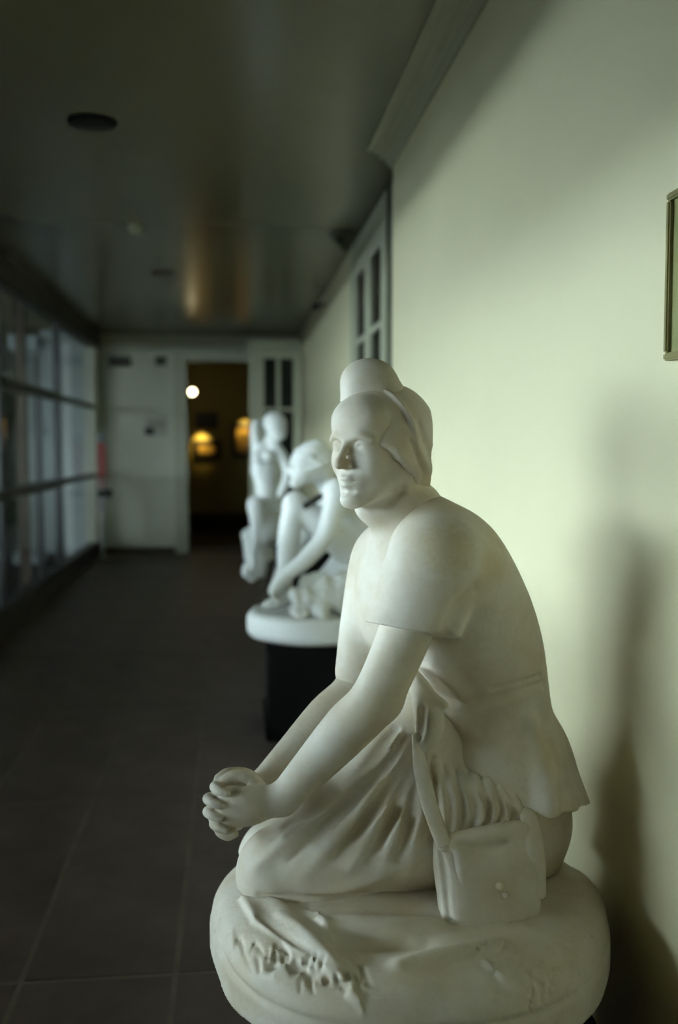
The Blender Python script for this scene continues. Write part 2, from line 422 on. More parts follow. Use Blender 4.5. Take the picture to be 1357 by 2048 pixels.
# ---------------------------------------------------------------- the terrace outside
M_PAVE = mat('terrace_paving', (0.032, 0.026, 0.023), 0.7, col2=(0.02, 0.016, 0.014), vscale=2)
M_COL = mat('whitewashed_column', (0.42, 0.47, 0.47), 0.7, var=0.1, vscale=2)
M_TERR = mat('terrace_soffit', (0.22, 0.20, 0.11), 0.7, var=0.1, vscale=1)
M_BARK = mat('tree_bark', (0.10, 0.075, 0.055), 0.9, var=0.4, vscale=12, stretch=(1, 1, .2))
M_LEAF = mat('garden_leaves', (0.06, 0.10, 0.045), 0.6, var=0.5, vscale=3)
M_GARDEN = mat('garden_ground', (0.012, 0.012, 0.008), 0.9, var=0.4, vscale=1)
M_PARAPET = mat('added_parapet_dark', (0.035, 0.05, 0.025), 0.8, var=0.4, vscale=2)  # dark surface of the added parapet
XT = -2.78
struct('terrace_floor', MB().box((-4.4, -8, -.5), (XL-.12, 40, -.12)), M_PAVE)
struct('garden_ground', MB().box((-260, -200, -.9), (-4.4, 300, -.5)), M_GARDEN)
struct('added_parapet', MB().box((-4.75, -10, -.5), (-4.40, 8.7, 1.15), .03), M_PARAPET)  # unseen parapet added to dim daylight low on the statue and wall
struct('terrace_ceiling', MB().box((-10.0, -10, 3.06), (XL-.2, 40, 3.3)), M_TERR)  # terrace soffit, extended far outward to block the higher sky
struct('added_eave_strip', MB().box((-10.05, -10, 2.92), (-9.95, 40, 3.3)), M_TERR)  # unseen eave strip added to keep sky light off the wall top
coly = [-5.04+2.72*k for k in range(15)]
for k, y in enumerate(coly):
    c = empty('terrace_column', (XT, y, -.12), 'whitewashed terrace column outside the windows, one of a long receding row', 'column', 'columns of the terrace')
    MB().box((-.19, -.19, 0), (.19, .19, .14), .01).build('plinth', M_COL, c)
    MB().lathe([(.155, .14), (.17, .18), (.145, .22), (.14, 1.2), (.125, 2.8), (.15, 2.84), (.155, 2.9)], 24).build('shaft', M_COL, c, smooth=True)
    MB().box((-.19, -.19, 2.9), (.19, .19, 3.09), .01).build('capital', M_COL, c)
# hedge added to cut daylight at the far end; also fills the window view
hg = empty('shading_hedge', (-5.6, 8.9, -.52), 'added tall clipped hedge along the far half of the terrace, cutting daylight', 'hedge')
MB().box((-.5, 0, 0), (.5, 34, 3.2), .08).build('hedge_core', M_LEAF, hg)
R = random.Random(9); vs, fs = [], []
for i in range(9000):
    y = R.uniform(0, 34); c = Vector((.5+R.uniform(-.02, .08), y, R.uniform(0, 3.3))) if i % 3 else (Vector((R.uniform(-.5, .5), y, 3.2+R.uniform(-.02, .1))) if i % 2 else Vector((R.uniform(-.5, .5), -R.uniform(-.02, .08), R.uniform(0, 3.3))))
    u = Vector((R.gauss(0, 1), R.gauss(0, 1), R.gauss(0, 1))).normalized(); v = u.orthogonal().normalized(); w = .09; n = len(vs); vs += [c-u*w, c+v*w*.5, c+u*w, c-v*w*.5]; fs.append((n, n+1, n+2, n+3))
me = bpy.data.meshes.new('hedge_leaves'); me.from_pydata([tuple(v) for v in vs], [], fs); f = link('hedge_leaves', me, M_LEAF, hg); f['kind'] = 'stuff'
# pale front of the gallery block; long side wall added to shade the hedge
struct('gallery_wall_outside', MB().box((-2.60, YE+.14, -.12), (XL-.21, YE+.24, 3.06)).box((-2.60, YE+.24, -.12), (-2.56, 42, 3.06)), M_COL)
q0, q1 = pY(128, 900, YE+.1)[0], pY(146, 900, YE+.1)[0]
struct('trim_8', MB().box((q0, YE+.09, -.12), (q1, YE+.14, 2.9), .006), mat('white_pilaster', (.80, .84, .82), .6, var=.06))
wp = pY(46, 900, 11.0); po = empty('wooden_post', (wp[0], wp[1], -.12), 'brown wooden post standing outside the window beside a white column', 'post')
MB().box((-.05, -.05, .12), (.05, .05, 3.18), .006).build('post_shaft', M_BARK, po)
MB().box((-.08, -.08, 0), (.08, .08, .12), .008).build('post_foot', M_IRON, po)

# ---------------------------------------------------------------- the dark gallery beyond the doorway
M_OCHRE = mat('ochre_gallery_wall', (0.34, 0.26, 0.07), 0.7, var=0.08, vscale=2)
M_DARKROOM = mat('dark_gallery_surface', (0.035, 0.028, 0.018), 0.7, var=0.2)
M_FRAME = mat('dark_picture_frame', (0.03, 0.02, 0.01), 0.5, var=0.2)
YG = 17.6
struct('gallery_wall_back', MB().box((-2.5, YG, 0), (2.6, YG+.15, 3.2)), M_OCHRE)
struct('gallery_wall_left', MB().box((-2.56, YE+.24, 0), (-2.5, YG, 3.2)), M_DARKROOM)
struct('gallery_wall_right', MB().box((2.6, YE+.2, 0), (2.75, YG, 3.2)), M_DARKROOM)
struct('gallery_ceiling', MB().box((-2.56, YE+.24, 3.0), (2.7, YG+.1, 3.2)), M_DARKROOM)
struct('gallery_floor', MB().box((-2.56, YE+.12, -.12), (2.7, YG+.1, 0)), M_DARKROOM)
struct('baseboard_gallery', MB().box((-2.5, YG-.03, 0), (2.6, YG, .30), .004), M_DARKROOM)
def painting(px0, py0, px1, py1, canvas, label, fw=.07):
    a = pY(px0, py1, YG-.05); b = pY(px1, py0, YG-.05); w, h = b[0]-a[0], b[2]-a[2]
    r = empty('framed_painting', ((a[0]+b[0])/2, YG, a[2]), label, 'painting', 'paintings in the far gallery')
    MB().box((-w/2, -.05, 0), (w/2, -.002, fw), .006).box((-w/2, -.05, h-fw), (w/2, -.002, h), .006).box((-w/2, -.05, fw), (-w/2+fw, -.002, h-fw), .006).box((w/2-fw, -.05, fw), (w/2, -.002, h-fw), .006).build('frame', M_FRAME, r)
    MB().box((-w/2+fw, -.03, fw), (w/2-fw, -.012, h-fw)).build('canvas', canvas, r)
    return r, (a[0]+b[0])/2, a[2], b[2]
cv_dark = mat('dark_canvas', (0.02, 0.016, 0.012), 0.5, var=0.3)
cv_gold = mat('golden_canvas', (0.60, 0.36, 0.07), 0.5, col2=(0.07, 0.045, 0.015), vscale=4)
painting(391, 824, 435, 856, cv_dark, 'dark unlit painting hung above a smaller framed one in far gallery', .04)
p2 = painting(388, 880, 442, 916, cv_gold, 'small golden landscape in dark frame, under the dark painting', .08)
p3 = painting(463, 846, 520, 916, cv_gold, 'taller golden painting in dark frame beside the gallery doorway edge', .09)
M_LAMP = mat('lamp_glow', (1, .9, .6), .5, emit=(1.0, .86, .50), estr=14)
M_BRASS = mat('brass', (0.35, .24, .08), .4, metal=1.0)
def picture_light(c, z, label, en, up=False):
    r = empty('picture_light', (c, YG, z), label, 'picture light', 'picture lights in the far gallery')
    MB().box((-.03, -.02, -.03), (.03, -.001, .03), .004).build('wall_plate', M_BRASS, r)
    MB().box((-.008, -.20, -.006), (.008, -.02, .006)).build('arm', M_BRASS, r)
    MB().lathe([(.022, -.14), (.022, .14)], 16, (0, -.20, 0), 'X').build('lamp_tube', M_BRASS, r)
    ld = bpy.data.lights.new('picture_lamp', 'SPOT'); ld.energy = en; ld.color = (1, .74, .22); ld.spot_size = math.radians(80); ld.spot_blend = .6; ld.shadow_soft_size = .04
    lo = bpy.data.objects.new('picture_lamp', ld); C.objects.link(lo); lo.parent = r; lo.location = (0, -.20, -.04)
    lo.rotation_euler = Vector((0, 1.3, -1)).to_track_quat('-Z', 'Y').to_euler()
picture_light(p2[1]-.10, p2[3]+.16, 'brass picture light over the small golden landscape', 18)
picture_light(p3[1], p3[3]+.10, 'brass picture light over the taller golden painting', 13)
# bare round lamp hanging in the gallery
lp = pY(385, 784, 16.4)
gl = empty('pendant_lamp', (lp[0], lp[1], 3.0), 'small glowing round lamp hanging inside the dark gallery', 'lamp')
zb = lp[2]-3.0
MB().lathe([(.001, zb-.055), (.03, zb-.045), (.05, zb-.02), (.055, zb), (.05, zb+.025), (.03, zb+.045), (.012, zb+.055)], 20).build('bulb', M_LAMP, gl, smooth=True)
MB().lathe([(.02, zb+.05), (.02, zb+.1), (.005, zb+.11), (.005, 0)], 12).build('cord', M_IRON, gl)
MB().lathe([(.05, -.03), (.05, -.001)], 16).build('ceiling_rose', M_IRON, gl)
ld = bpy.data.lights.new('lamp_light', 'POINT'); ld.energy = .6; ld.color = (1, .8, .4); ld.shadow_soft_size = .06
lo = bpy.data.objects.new('lamp_light', ld); C.objects.link(lo); lo.parent = gl; lo.location = (0, 0, zb-.13)

# ---------------------------------------------------------------- ceiling fittings
M_METAL = mat('grey_metal', (.20, .19, .15), .45, var=.1)
M_HOLE = mat('unlit_fitting_black', (.006, .006, .005), .6)
def downlight(px, py, r, label):
    p = pZ(px, py, H); e = empty('recessed_downlight', (p[0], p[1], H), label, 'ceiling light', 'recessed ceiling lights')
    MB().lathe([(r, -.006), (r, -.0005), (r*.86, -.0005), (r*.84, -.012), (r*.97, -.012)], 36).build('ring', M_HOLE, e, smooth=False)
    MB().lathe([(r*.84, -.010), (r*.6, -.004), (r*.3, -.002)], 32).build('lens', M_HOLE, e)
    return e
downlight(185, 243, .115, 'large unlit black recessed ceiling light nearest the camera')
d2 = downlight(325, 546, .10, 'smaller brownish recessed ceiling light farther down the corridor')
for ch in d2.children: ch.data = ch.data.copy(); ch.data.materials.clear(); ch.data.materials.append(mat('brown_fitting', (.09, .07, .04), .6))
p = pZ(272, 450, H); e = empty('smoke_detector', (p[0], p[1], H), 'small round pale smoke detector on the ceiling between the recessed lights', 'smoke detector')
MB().lathe([(.055, -.001), (.055, -.018), (.05, -.024)], 28).build('mount', M_MOULD, e)
MB().lathe([(.048, -.024), (.042, -.05), (.02, -.056), (.01, -.056)], 28).build('sensor_head', M_MOULD, e, smooth=True)
p = pZ(685, 470, H); e = empty('motion_sensor', (p[0], p[1], H), 'small wedge shaped sensor at ceiling edge above the french doors', 'sensor')
MB().prism([(-.10, 0), (.09, 0), (.05, -.10), (.02, -.12)], -.05, .05, 'Y').build('housing', mat('sensor_brown', (.10, .10, .06), .6), e)
MB().box((-.045, -.052, -.06), (.005, -.049, -.02), .003).build('sensor_window', M_HOLE, e)
p = pX(648, 608, XF); e = empty('security_camera', (XF, p[1], p[2]), 'tiny black security camera high on the right wall', 'camera')
MB().lathe([(.03, -.02), (.03, 0)], 16, (0, 0, 0), 'X').build('mount', M_HOLE, e)
MB().box((-.10, -.012, -.03), (-.02, .012, -.006), .004).build('bracket', M_HOLE, e)
MB().lathe([(.02, -.08), (.034, -.075), (.034, .04), (.02, .045)], 20, (-.085, -.02, -.035), 'Y').build('camera_body', M_HOLE, e, smooth=True)

# ---------------------------------------------------------------- things on / by the end wall
def wall_box(name, px0, py0, px1, py1, dep, m, label, cat):
    a = pY(px0, py1, YE); b = pY(px1, py0, YE); r = empty(name, ((a[0]+b[0])/2, YE, a[2]), label, cat); w, h = b[0]-a[0], b[2]-a[2]
    return r, w, h, dep, m
M_VENT = mat('vent_grey', (.16, .155, .11), .6, var=.1)
for args in ((217, 712, 262, 733, 'wide grey louvred vent high on the end wall near windows', .0), (311, 713, 333, 731, 'small grey louvred vent high on the end wall near doorway', .0)):
    r, w, h, _, _ = wall_box('air_vent', *args[:4], .02, M_VENT, args[4], 'vent'); r['group'] = 'vents on the end wall'
    MB().box((-w/2, -.018, 0), (w/2, -.012, h)).build('back_plate', M_HOLE, r)
    MB().box((-w/2, -.03, 0), (w/2, -.001, .015)).box((-w/2, -.03, h-.015), (w/2, -.001, h)).box((-w/2, -.03, .015), (-w/2+.015, -.001, h-.015)).box((w/2-.015, -.03, .015), (w/2, -.001, h-.015)).build('frame', M_VENT, r)
    sm = MB().box((-w/2+.015, -.028, 0), (w/2-.015, -.016, .009)).mesh('slat')
    for k in range(5): link('slat', sm, M_VENT, r, (0, 0, .022+k*(h-.04)/5))
r, w, h, _, _ = wall_box('wall_notice', 291, 832, 334, 872, .01, None, 'pale paper notice pinned on the end wall beside the doorway', 'notice')
MB().box((-w/2, -.006, 0), (w/2, -.001, h)).build('paper', mat('notice_paper', (.50, .50, .42), .7, var=.06), r)
MB().box((-w/2+.02, -.0075, h-.12), (w/2-.02, -.006, h-.09)).box((-w/2+.16, -.0075, h-.17), (w/2-.02, -.006, h-.15)).build('print', mat('notice_print', (.25, .25, .2), .7), r)
r, w, h, _, _ = wall_box('wall_box', 290, 855, 309, 870, .04, None, 'small black box on the lower left of the wall notice', 'box')
MB().box((-w/2, -.05, 0), (w/2, -.008, h), .01).build('housing', M_HOLE, r)
MB().box((-w/4, -.054, h*.3), (w/4, -.05, h*.7), .002).build('dial', M_IRON, r)
# red signed stand in the corner
YS = 13.2
p = pZ(205, 1112, 0.0); bx = pY(205, 1000, YS); e = empty('sign_stand', (bx[0], YS, 0), 'slim post stand with red panel and black box by the window corner', 'stand')
def zz(py): return pY(205, py, YS)[2]
MB().box((-.14, -.14, .001), (.14, .14, .02), .006).build('foot_plate', M_METAL, e)
MB().box((-.022, -.015, .02), (.022, .015, zz(868)), .004).build('post', mat('post_white', (.55, .57, .55), .5), e)
MB().box((-.055, -.035, zz(955)), (.055, -.016, zz(884)), .004).build('red_panel', mat('red_panel', (.34, .05, .04), .5, var=.1), e)
MB().box((-.05, -.035, zz(976)), (.05, -.016, zz(956)), .004).build('pink_panel', mat('pink_panel', (.45, .25, .25), .5), e)
MB().box((-.055, -.12, zz(994)), (.13, .02, zz(979)), .006).build('black_box', M_HOLE, e)
MB().box((-.05, -.035, zz(884)), (.05, -.016, zz(866)), .004).build('grey_cap', mat('cap_grey', (.2, .24, .24), .5), e)
MB().box((-.05, -.034, zz(1022)), (.05, -.016, zz(1000)), .004).build('pale_panel', mat('pale_panel', (.42, .38, .40), .5), e)

# ---------------------------------------------------------------- framed picture on the near wall, at the right edge of the view
YP1 = pX(1328, 720, XN-.02)[1]; zt, zb_ = pX(1328, 392, XN-.02)[2], pX(1328, 722, XN-.02)[2]; YP0 = YP1-.46
e = empty('framed_print', (XN, (YP0+YP1)/2, zb_), 'ochre framed print under glass on the near wall, at right edge', 'picture')
hw, hh = (YP1-YP0)/2, zt-zb_; M_OCF = mat('ochre_frame', (.30, .25, .09), .4, var=.25, vscale=14)
fw_ = .014
for a, b in (((-.022, -hw, 0), (-.001, hw, fw_)), ((-.022, -hw, hh-fw_), (-.001, hw, hh)), ((-.022, -hw, fw_), (-.001, -hw+fw_, hh-fw_)), ((-.022, hw-fw_, fw_), (-.001, hw, hh-fw_))):
    MB().box(a, b, .003).build('frame_side', M_OCF, e)
MB().box((-.012, -hw+fw_, fw_), (-.003, hw-fw_, hh-fw_)).build('print', mat('ochre_print', (.50, .43, .20), .35, col2=(.36, .30, .12), vscale=9), e)
MB().box((-.018, -hw+fw_, fw_), (-.0155, hw-fw_, hh-fw_)).build('glass', M_GLASS, e)

# ================================================================== PEDESTALS
def pedestal(x, y, w, top, label):
    e = empty('pedestal', (x, y, 0), label, 'pedestal', 'black pedestals')
    MB().box((-w/2, -w/2, .08), (w/2, w/2, top-.03), .004).build('shaft', M_BLACK, e)
    MB().box((-w/2-.015, -w/2-.015, .001), (w/2+.015, w/2+.015, .08), .006).build('plinth', M_BLACK, e)
    MB().box((-w/2-.008, -w/2-.008, top-.03), (w/2+.008, w/2+.008, top), .004).build('cap', M_BLACK, e)
    return e

# ================================================================== THE KNEELING STATUE
BX, BY, BZ0, BZ1 = .355, 1.985, .455, .60
pedestal(BX, BY, .58, BZ0-.001, 'black square pedestal carrying the large kneeling statue')
K = empty('kneeling_statue', (BX, BY, BZ0), 'large white plaster statue of a kneeling woman with clasped hands and shoulder bag', 'statue')
def unit(v): v = np.array(v, float); return v/np.linalg.norm(v)
Lt = unit((.26, -.966, 0)); Ft = unit((-.966, -.26, 0)); UP = np.array([0, 0, 1.0])

# ---- rocky base
sc = Sculpt((BX-.48, BY-.48, BZ0), (BX+.48, BY+.48, .76), .004)
def basefn(x, y, z):
    dx, dy = x-BX, y-BY; a = np.arctan2(dy, dx)
    R = .415+.008*np.sin(3*a+1.2)+.006*np.sin(5*a+.3)
    top = BZ1-.01+.02*np.exp(-((dx+.05)**2+(dy-.02)**2)/.05)
    rr = .085; zm = top-rr
    q = np.sqrt(dx*dx+dy*dy)-(R-rr); qz = np.maximum(z-zm, 0)
    ins = np.sqrt(np.maximum(q, 0)**2+qz*qz)-rr
    d = np.where(q > 0, ins, np.where(z > zm, z-top, np.maximum(q-rr, z-top)))
    d = np.maximum(d, BZ0+.004-z)
    d = d+.006*np.exp(-((z-.522)/.006)**2)*(q > -.06)
    d = d+.0035*wob(x, y, z, 28, 3)+.0018*wob(x, y, z, 85, 5)*np.clip((z-.5)*12, 0, 1)
    return (d*.9).astype(np.float32)
sc.op(basefn, (BX-.47, BY-.47, BZ0), (BX+.47, BY+.47, .7))
def B(px, py, z): return pZ(px, py, z)
# cloth hem spilling on the rock, its torn edge standing proud
poly = np.array([B(px, py, .597)[:2] for px, py in ((478, 1790), (560, 1806), (640, 1832), (662, 1868), (690, 1922), (728, 1972), (690, 1955), (640, 1925), (575, 1888), (505, 1835))], np.float32)
def cloth(x, y, z):
    X = x[:, :, 0]+0*y[:, :, 0]; Y = y[:, :, 0]+0*x[:, :, 0]; ins = np.zeros(X.shape, bool); dm = np.full(X.shape, 9., np.float32); n = len(poly)
    for i in range(n):
        a_, b_ = poly[i], poly[(i+1) % n]; e = b_-a_; t_ = np.clip(((X-a_[0])*e[0]+(Y-a_[1])*e[1])/(e@e), 0, 1)
        dm = np.minimum(dm, np.hypot(X-a_[0]-t_*e[0], Y-a_[1]-t_*e[1]))
        c_ = (a_[1] > Y) != (b_[1] > Y); ins ^= c_ & (X < (b_[0]-a_[0])*(Y-a_[1])/(b_[1]-a_[1]+1e-9)+a_[0])
    sd = np.where(ins, dm, -dm); w_ = np.clip((sd+.003)/.006, 0, 1); w_ = w_*w_*(3-2*w_)
    return (-(.009+.003*np.sin(90*X+30*Y))*w_)[:, :, None].astype(np.float32)+0*z
sc.op(cloth, (BX-.47, BY-.47, .52), (BX+.47, BY+.1, .7), 0, 'disp')
sc.along([(655, 1848), (672, 1892), (700, 1935), (730, 1976)], [.004, .0045, .004, .003], .006)
sc.along([(640, 1838), (652, 1846)], [.008, .007], .006)
sc.along([(685, 1905), (712, 1925), (738, 1968)], [.004, .005, .003], .006)
sc.along([(560, 1830), (620, 1870), (680, 1935)], [.003, .005, .003], .015)
sc.along([(520, 1830), (570, 1870), (640, 1915)], [.003, .005, .003], .015, mode='sub')
sc.along([(680, 1850), (780, 1855), (860, 1850)], [.010, .016, .010], .04)
sc.along([(670, 1880), (760, 1890), (850, 1885)], [.006, .012, .006], .03, mode='sub')
sc.along([(800, 1930), (900, 1905), (1000, 1890)], [.005, .008, .005], .03)
sc.along([(960, 1915), (1000, 1950), (1040, 1985)], [.003, .005, .003], .008)
# broken hollows and faint grass blades at the front
for px, py, r in ((562, 1915, .017), (592, 1935, .015), (622, 1952, .012), (545, 1935, .010), (650, 1962, .010)):
    p = sc.hit(px, py)
    if p is not None: sc.ell(p, (r*1.1, r*.8, r*.7), .010, mode='sub')
for k in range(60):
    px = random.uniform(420, 740); py = 1850+(px-420)*.34+random.uniform(-18, 40); dx, dy = random.uniform(-10, 16), random.uniform(12, 34)
    sc.along([(px, py), (px+dx, py+dy)], [.0028, .0015], .006, mode=random.choice(('add', 'sub', 'sub')))
for k in range(30):
    px = random.uniform(960, 1200); py = random.uniform(1850, 1985); dx, dy = random.uniform(-16, 4), random.uniform(14, 40)
    sc.along([(px, py), (px+dx, py+dy)], [.0018, .0010], .005, mode='sub')
sculpt_obj('base', sc, M_PLASTER, K)

# ---- head, neck, arms, hands: one body
def stained(spots):
    m = M_PLASTER.copy(); m.name = 'aged_plaster_stained'; nt = m.node_tree; b = nt.nodes['Principled BSDF']; src = b.inputs['Base Color'].links[0].from_socket
    tc = nt.nodes.new('ShaderNodeTexCoord'); nz = nt.nodes.new('ShaderNodeTexNoise'); nz.inputs['Scale'].default_value = 90; nt.links.new(tc.outputs['Object'], nz.inputs['Vector'])
    for (c, r, col) in spots:
        c = np.array(c)-np.array((BX, BY, BZ0)); vd = nt.nodes.new('ShaderNodeVectorMath'); vd.operation = 'DISTANCE'; vd.inputs[1].default_value = tuple(c); nt.links.new(tc.outputs['Object'], vd.inputs[0])
        ad = nt.nodes.new('ShaderNodeMath'); ad.operation = 'MULTIPLY_ADD'; nt.links.new(nz.outputs['Fac'], ad.inputs[0]); ad.inputs[1].default_value = r*.7; nt.links.new(vd.outputs['Value'], ad.inputs[2])
        mr = nt.nodes.new('ShaderNodeMapRange'); mr.inputs['From Min'].default_value = r*.75; mr.inputs['From Max'].default_value = r*1.4; mr.inputs['To Min'].default_value = .8; mr.inputs['To Max'].default_value = 0; nt.links.new(ad.outputs[0], mr.inputs['Value'])
        mx = nt.nodes.new('ShaderNodeMix'); mx.data_type = 'RGBA'; nt.links.new(mr.outputs[0], mx.inputs['Factor']); nt.links.new(src, mx.inputs['A']); mx.inputs['B'].default_value = (*col, 1); src = mx.outputs['Result']
    nt.links.new(src, b.inputs['Base Color']); return m
HY = 1.98
HF = unit((-math.cos(math.radians(43)), -math.sin(math.radians(43)), 0.0)); HL = np.cross(UP, HF)
mid = pY(698, 891, HY-.055)                        # point between the eyes
HO = mid-.086*HF
def hp(f, l, u): return HO+f*HF+l*HL+u*UP
HAX = (HF, HL, UP)
sc = Sculpt((-.16, 1.66, .70), (.62, 2.30, 1.70), .0028)
b = sc
b.ell(hp(-.008, 0, .030), (.096, .076, .092), 0, HAX)
b.ell(hp(.034, 0, -.038), (.056, .058, .080), .03, HAX)
for s_ in (-1, 1):
    b.cone(hp(.0, s_*.054, -.050), hp(.070, s_*.014, -.108), .021, .015, .022)
    b.ell(hp(.056, s_*.036, -.030), (.026, .024, .028), .02, HAX)
    b.cone(hp(-.01, s_*.058, -.03), hp(.0, s_*.052, -.06), .022, .02, .02)
b.ell(hp(.078, 0, -.104), (.017, .020, .016), .015, HAX)
b.ell(hp(.070, 0, -.066), (.024, .030, .022), .018, HAX)           # muzzle
b.ell(hp(.062, 0, .048), (.034, .056, .040), .03, HAX)             # forehead
for s_ in (-1, 1):
    b.ell(hp(.102, s_*.031, -.001), (.022, .020, .014), .010, HAX, mode='sub')
    b.tube([hp(.091, s_*.009, .014), hp(.091, s_*.030, .019), hp(.078, s_*.050, .011)], [.006, .0065, .006], .008)
    b.ell(hp(.0735, s_*.031, -.003), (.0130, .0155, .0125), .004, HAX)
    b.tube([hp(.084, s_*.017, -.001), hp(.0880, s_*.030, .0058), hp(.076, s_*.047, -.002)], .0032, .003)
    b.tube([hp(.083, s_*.018, -.004), hp(.0855, s_*.031, -.0095), hp(.076, s_*.045, -.004)], .0022, .002)
b.tube([hp(.088, 0, .016), hp(.098, 0, -.006), hp(.112, 0, -.028), hp(.115, 0, -.037)], [.007, .0075, .009, .009], .008)
b.ell(hp(.100, 0, -.036), (.014, .013, .010), .006, HAX)
for s_ in (-1, 1):
    b.ell(hp(.101, s_*.0115, -.0395), (.010, .0060, .0065), .004, HAX)
    b.ell(hp(.107, s_*.0065, -.0490), (.0045, .0030, .0030), .002, HAX, mode='sub')
b.tube([hp(.082, -.023, -.069), hp(.0945, -.009, -.0630), hp(.096, 0, -.0645), hp(.0945, .009, -.0630), hp(.082, .023, -.069)], [.003, .0055, .0052, .0055, .003], .004)
b.tube([hp(.082, -.020, -.0715), hp(.0925, 0, -.0765), hp(.082, .020, -.0715)], [.003, .0066, .003], .004)
b.tube([hp(.086, -.024, -.0690), hp(.1005, 0, -.0695), hp(.086, .024, -.0690)], [.0012, .0017, .0012], .002, mode='sub')
b.tube([hp(.092, -.012, -.089), hp(.096, 0, -.0895), hp(.092, .012, -.089)], .005, .008, mode='sub')
NB = pY(818, 1040, 2.02)
b.chain([hp(-.022, 0, -.045), hp(-.026, .0, -.105), NB+np.array([.0, 0, .01]), NB+np.array([.02, 0, -.06])], [.064, .060, .070, .09], .025)
for s_ in (-1, 1): b.tube([hp(-.004, s_*.060, -.088), hp(.028, s_*.044, -.118), hp(.062, s_*.016, -.134)], [.008, .012, .012], .014, mode='sub')
# arms
SL, EL, WL = pY(868, 1115, 1.875), pY(752, 1395, 1.83), pY(566, 1598, 1.90)
SR, ER, WR = pY(762, 1125, 2.16), pY(712, 1372, 2.13), pY(522, 1574, 2.00)
b.tube([SL, SL*.45+EL*.55+np.array([0.004, 0, -.004]), EL, EL*.68+WL*.32+np.array([.004, 0, .004]), EL*.3+WL*.7, WL], [.056, .051, .047, .048, .039, .031], .0)
b.tube([SR, SR*.45+ER*.55, ER, ER*.68+WR*.32, ER*.3+WR*.7, WR], [.056, .050, .046, .046, .037, .030], .0)
b.ell(EL+np.array([.022, .0, -.012]), (.022, .022, .022), .03)
# hands, fingers interlaced
PL = pY(497, 1612, 1.90); PR = pY(478, 1592, 1.985)
b.tube([WL, (WL+PL)/2, PL, pY(462, 1618, 1.905)], [.031, .031, .033, .029], .012, n=unit((.25, .25, -1)), sc=[1.0, 1.05, 1.22, 1.30])
b.tube([WR, (WR+PR)/2, PR, pY(450, 1600, 1.985)], [.029, .029, .029, .026], .012, n=unit((.2, -.2, -1)), sc=[1.0, 1.05, 1.25, 1.35])
kl = [(452, 1583, 1.905), (443, 1606, 1.898), (444, 1630, 1.898), (455, 1652, 1.903)]
for i, q in enumerate(kl):                                         # her left hand's fingers fold over to the far side
    b.tube([pY(q[0]+22, q[1]-2, q[2]+.006), pY(q[0], q[1], q[2]), pY(q[0]-18, q[1]+6, q[2]+.035), pY(q[0]-8, q[1]+8, q[2]+.075), pY(q[0]+14, q[1]+8, q[2]+.098)], [.0105, .0105, .0095, .009, .0075], .004)
kr = [(434, 1572), (420, 1596), (420, 1622), (433, 1646)]
for i, q in enumerate(kr):                                         # her right hand's fingers come over to the near side
    b.tube([pY(q[0]+20, q[1], 1.975), pY(q[0]+3, q[1]-2, 1.955), pY(q[0]-5, q[1]+2, 1.920), pY(q[0]+4, q[1]+9, 1.889), pY(q[0]+20, q[1]+15, 1.878)], [.0105, .0105, .0098, .0092, .0078], .003)
b.tube([pY(444, 1652, 1.93), pY(440, 1662, 1.905), pY(455, 1672, 1.893), pY(470, 1668, 1.889)], [.010, .0105, .0095, .008], .003)
b.tube([pY(528, 1585, 1.93), pY(500, 1556, 1.925), pY(464, 1552, 1.93), pY(440, 1566, 1.935)], [.015, .0135, .0115, .0085], .008)   # thumbs on top
b.tube([pY(520, 1566, 1.985), pY(490, 1548, 1.97), pY(456, 1546, 1.955), pY(436, 1556, 1.945)], [.014, .0125, .0105, .008], .005)
# inner torso so that the body is one continuous piece
b.chain([NB+np.array([.02, 0, -.06]), pY(880, 1180, 2.04)], [.09, .08], .03)
b.chain([SL, NB+np.array([.02, 0, -.07]), SR], [.05, .06, .05], .02)
sculpt_obj('body', sc, stained([(hp(.110, .004, -.036), .022, (.46, .33, .20)), (hp(.100, .010, -.010), .014, (.55, .44, .30)), (pY(480, 1545, 1.95), .045, (.36, .29, .16)), (pY(440, 1615, 1.90), .02, (.42, .34, .22))]), K)

# ---- headscarf: front fold, back cloth, lappets
sc = Sculpt((.0, 1.80, 1.28), (.40, 2.24, 1.70), .0028); q = sc
def plane_f(c0, cf, cl, cu, w=0.0):
    """head-space plane value c0 + cf*f + cl*|l| + cu*u (kept where negative)"""
    def fn(x, y, z):
        px, py, pz = x-HO[0], y-HO[1], z-HO[2]
        f = px*HF[0]+py*HF[1]; l = px*HL[0]+py*HL[1]
        v = c0+cf*f+cl*np.abs(l)+cu*pz
        if w: v = v+w*np.sin(260*f+40*l)*np.clip(np.abs(l)*14, 0, 1)
        return v.astype(np.float32)
    return fn
def cap(sculpt, infl, planes, k=.006, jaw=True):
    t = Sculpt(sculpt.lo, sculpt.lo+sculpt.h*(sculpt.n-1), sculpt.h); t.n = sculpt.n; t.D = np.full(sculpt.n, 1.0, np.float32); t.ax = sculpt.ax
    t.ell(hp(-.010, 0, .030), (.097+infl, .077+infl, .093+infl), 0, HAX)
    if jaw:
        for s_ in (-1, 1): t.cone(hp(-.01, s_*.052, .01), hp(-.012, s_*.054, -.055), .030+infl, .026+infl, .03)
        t.cone(hp(-.045, 0, 0), hp(-.04, 0, -.09), .058+infl, .05+infl, .03)
    for p_ in planes: t.op(p_, t.lo, t.lo+t.h*t.n, k, 'and')
    return t.D
q.D = np.minimum(q.D, cap(q, .0012, [plane_f(-.032, .64, 0, -.77, .0018), plane_f(-.038, .15, 0, -1.0)], .003))
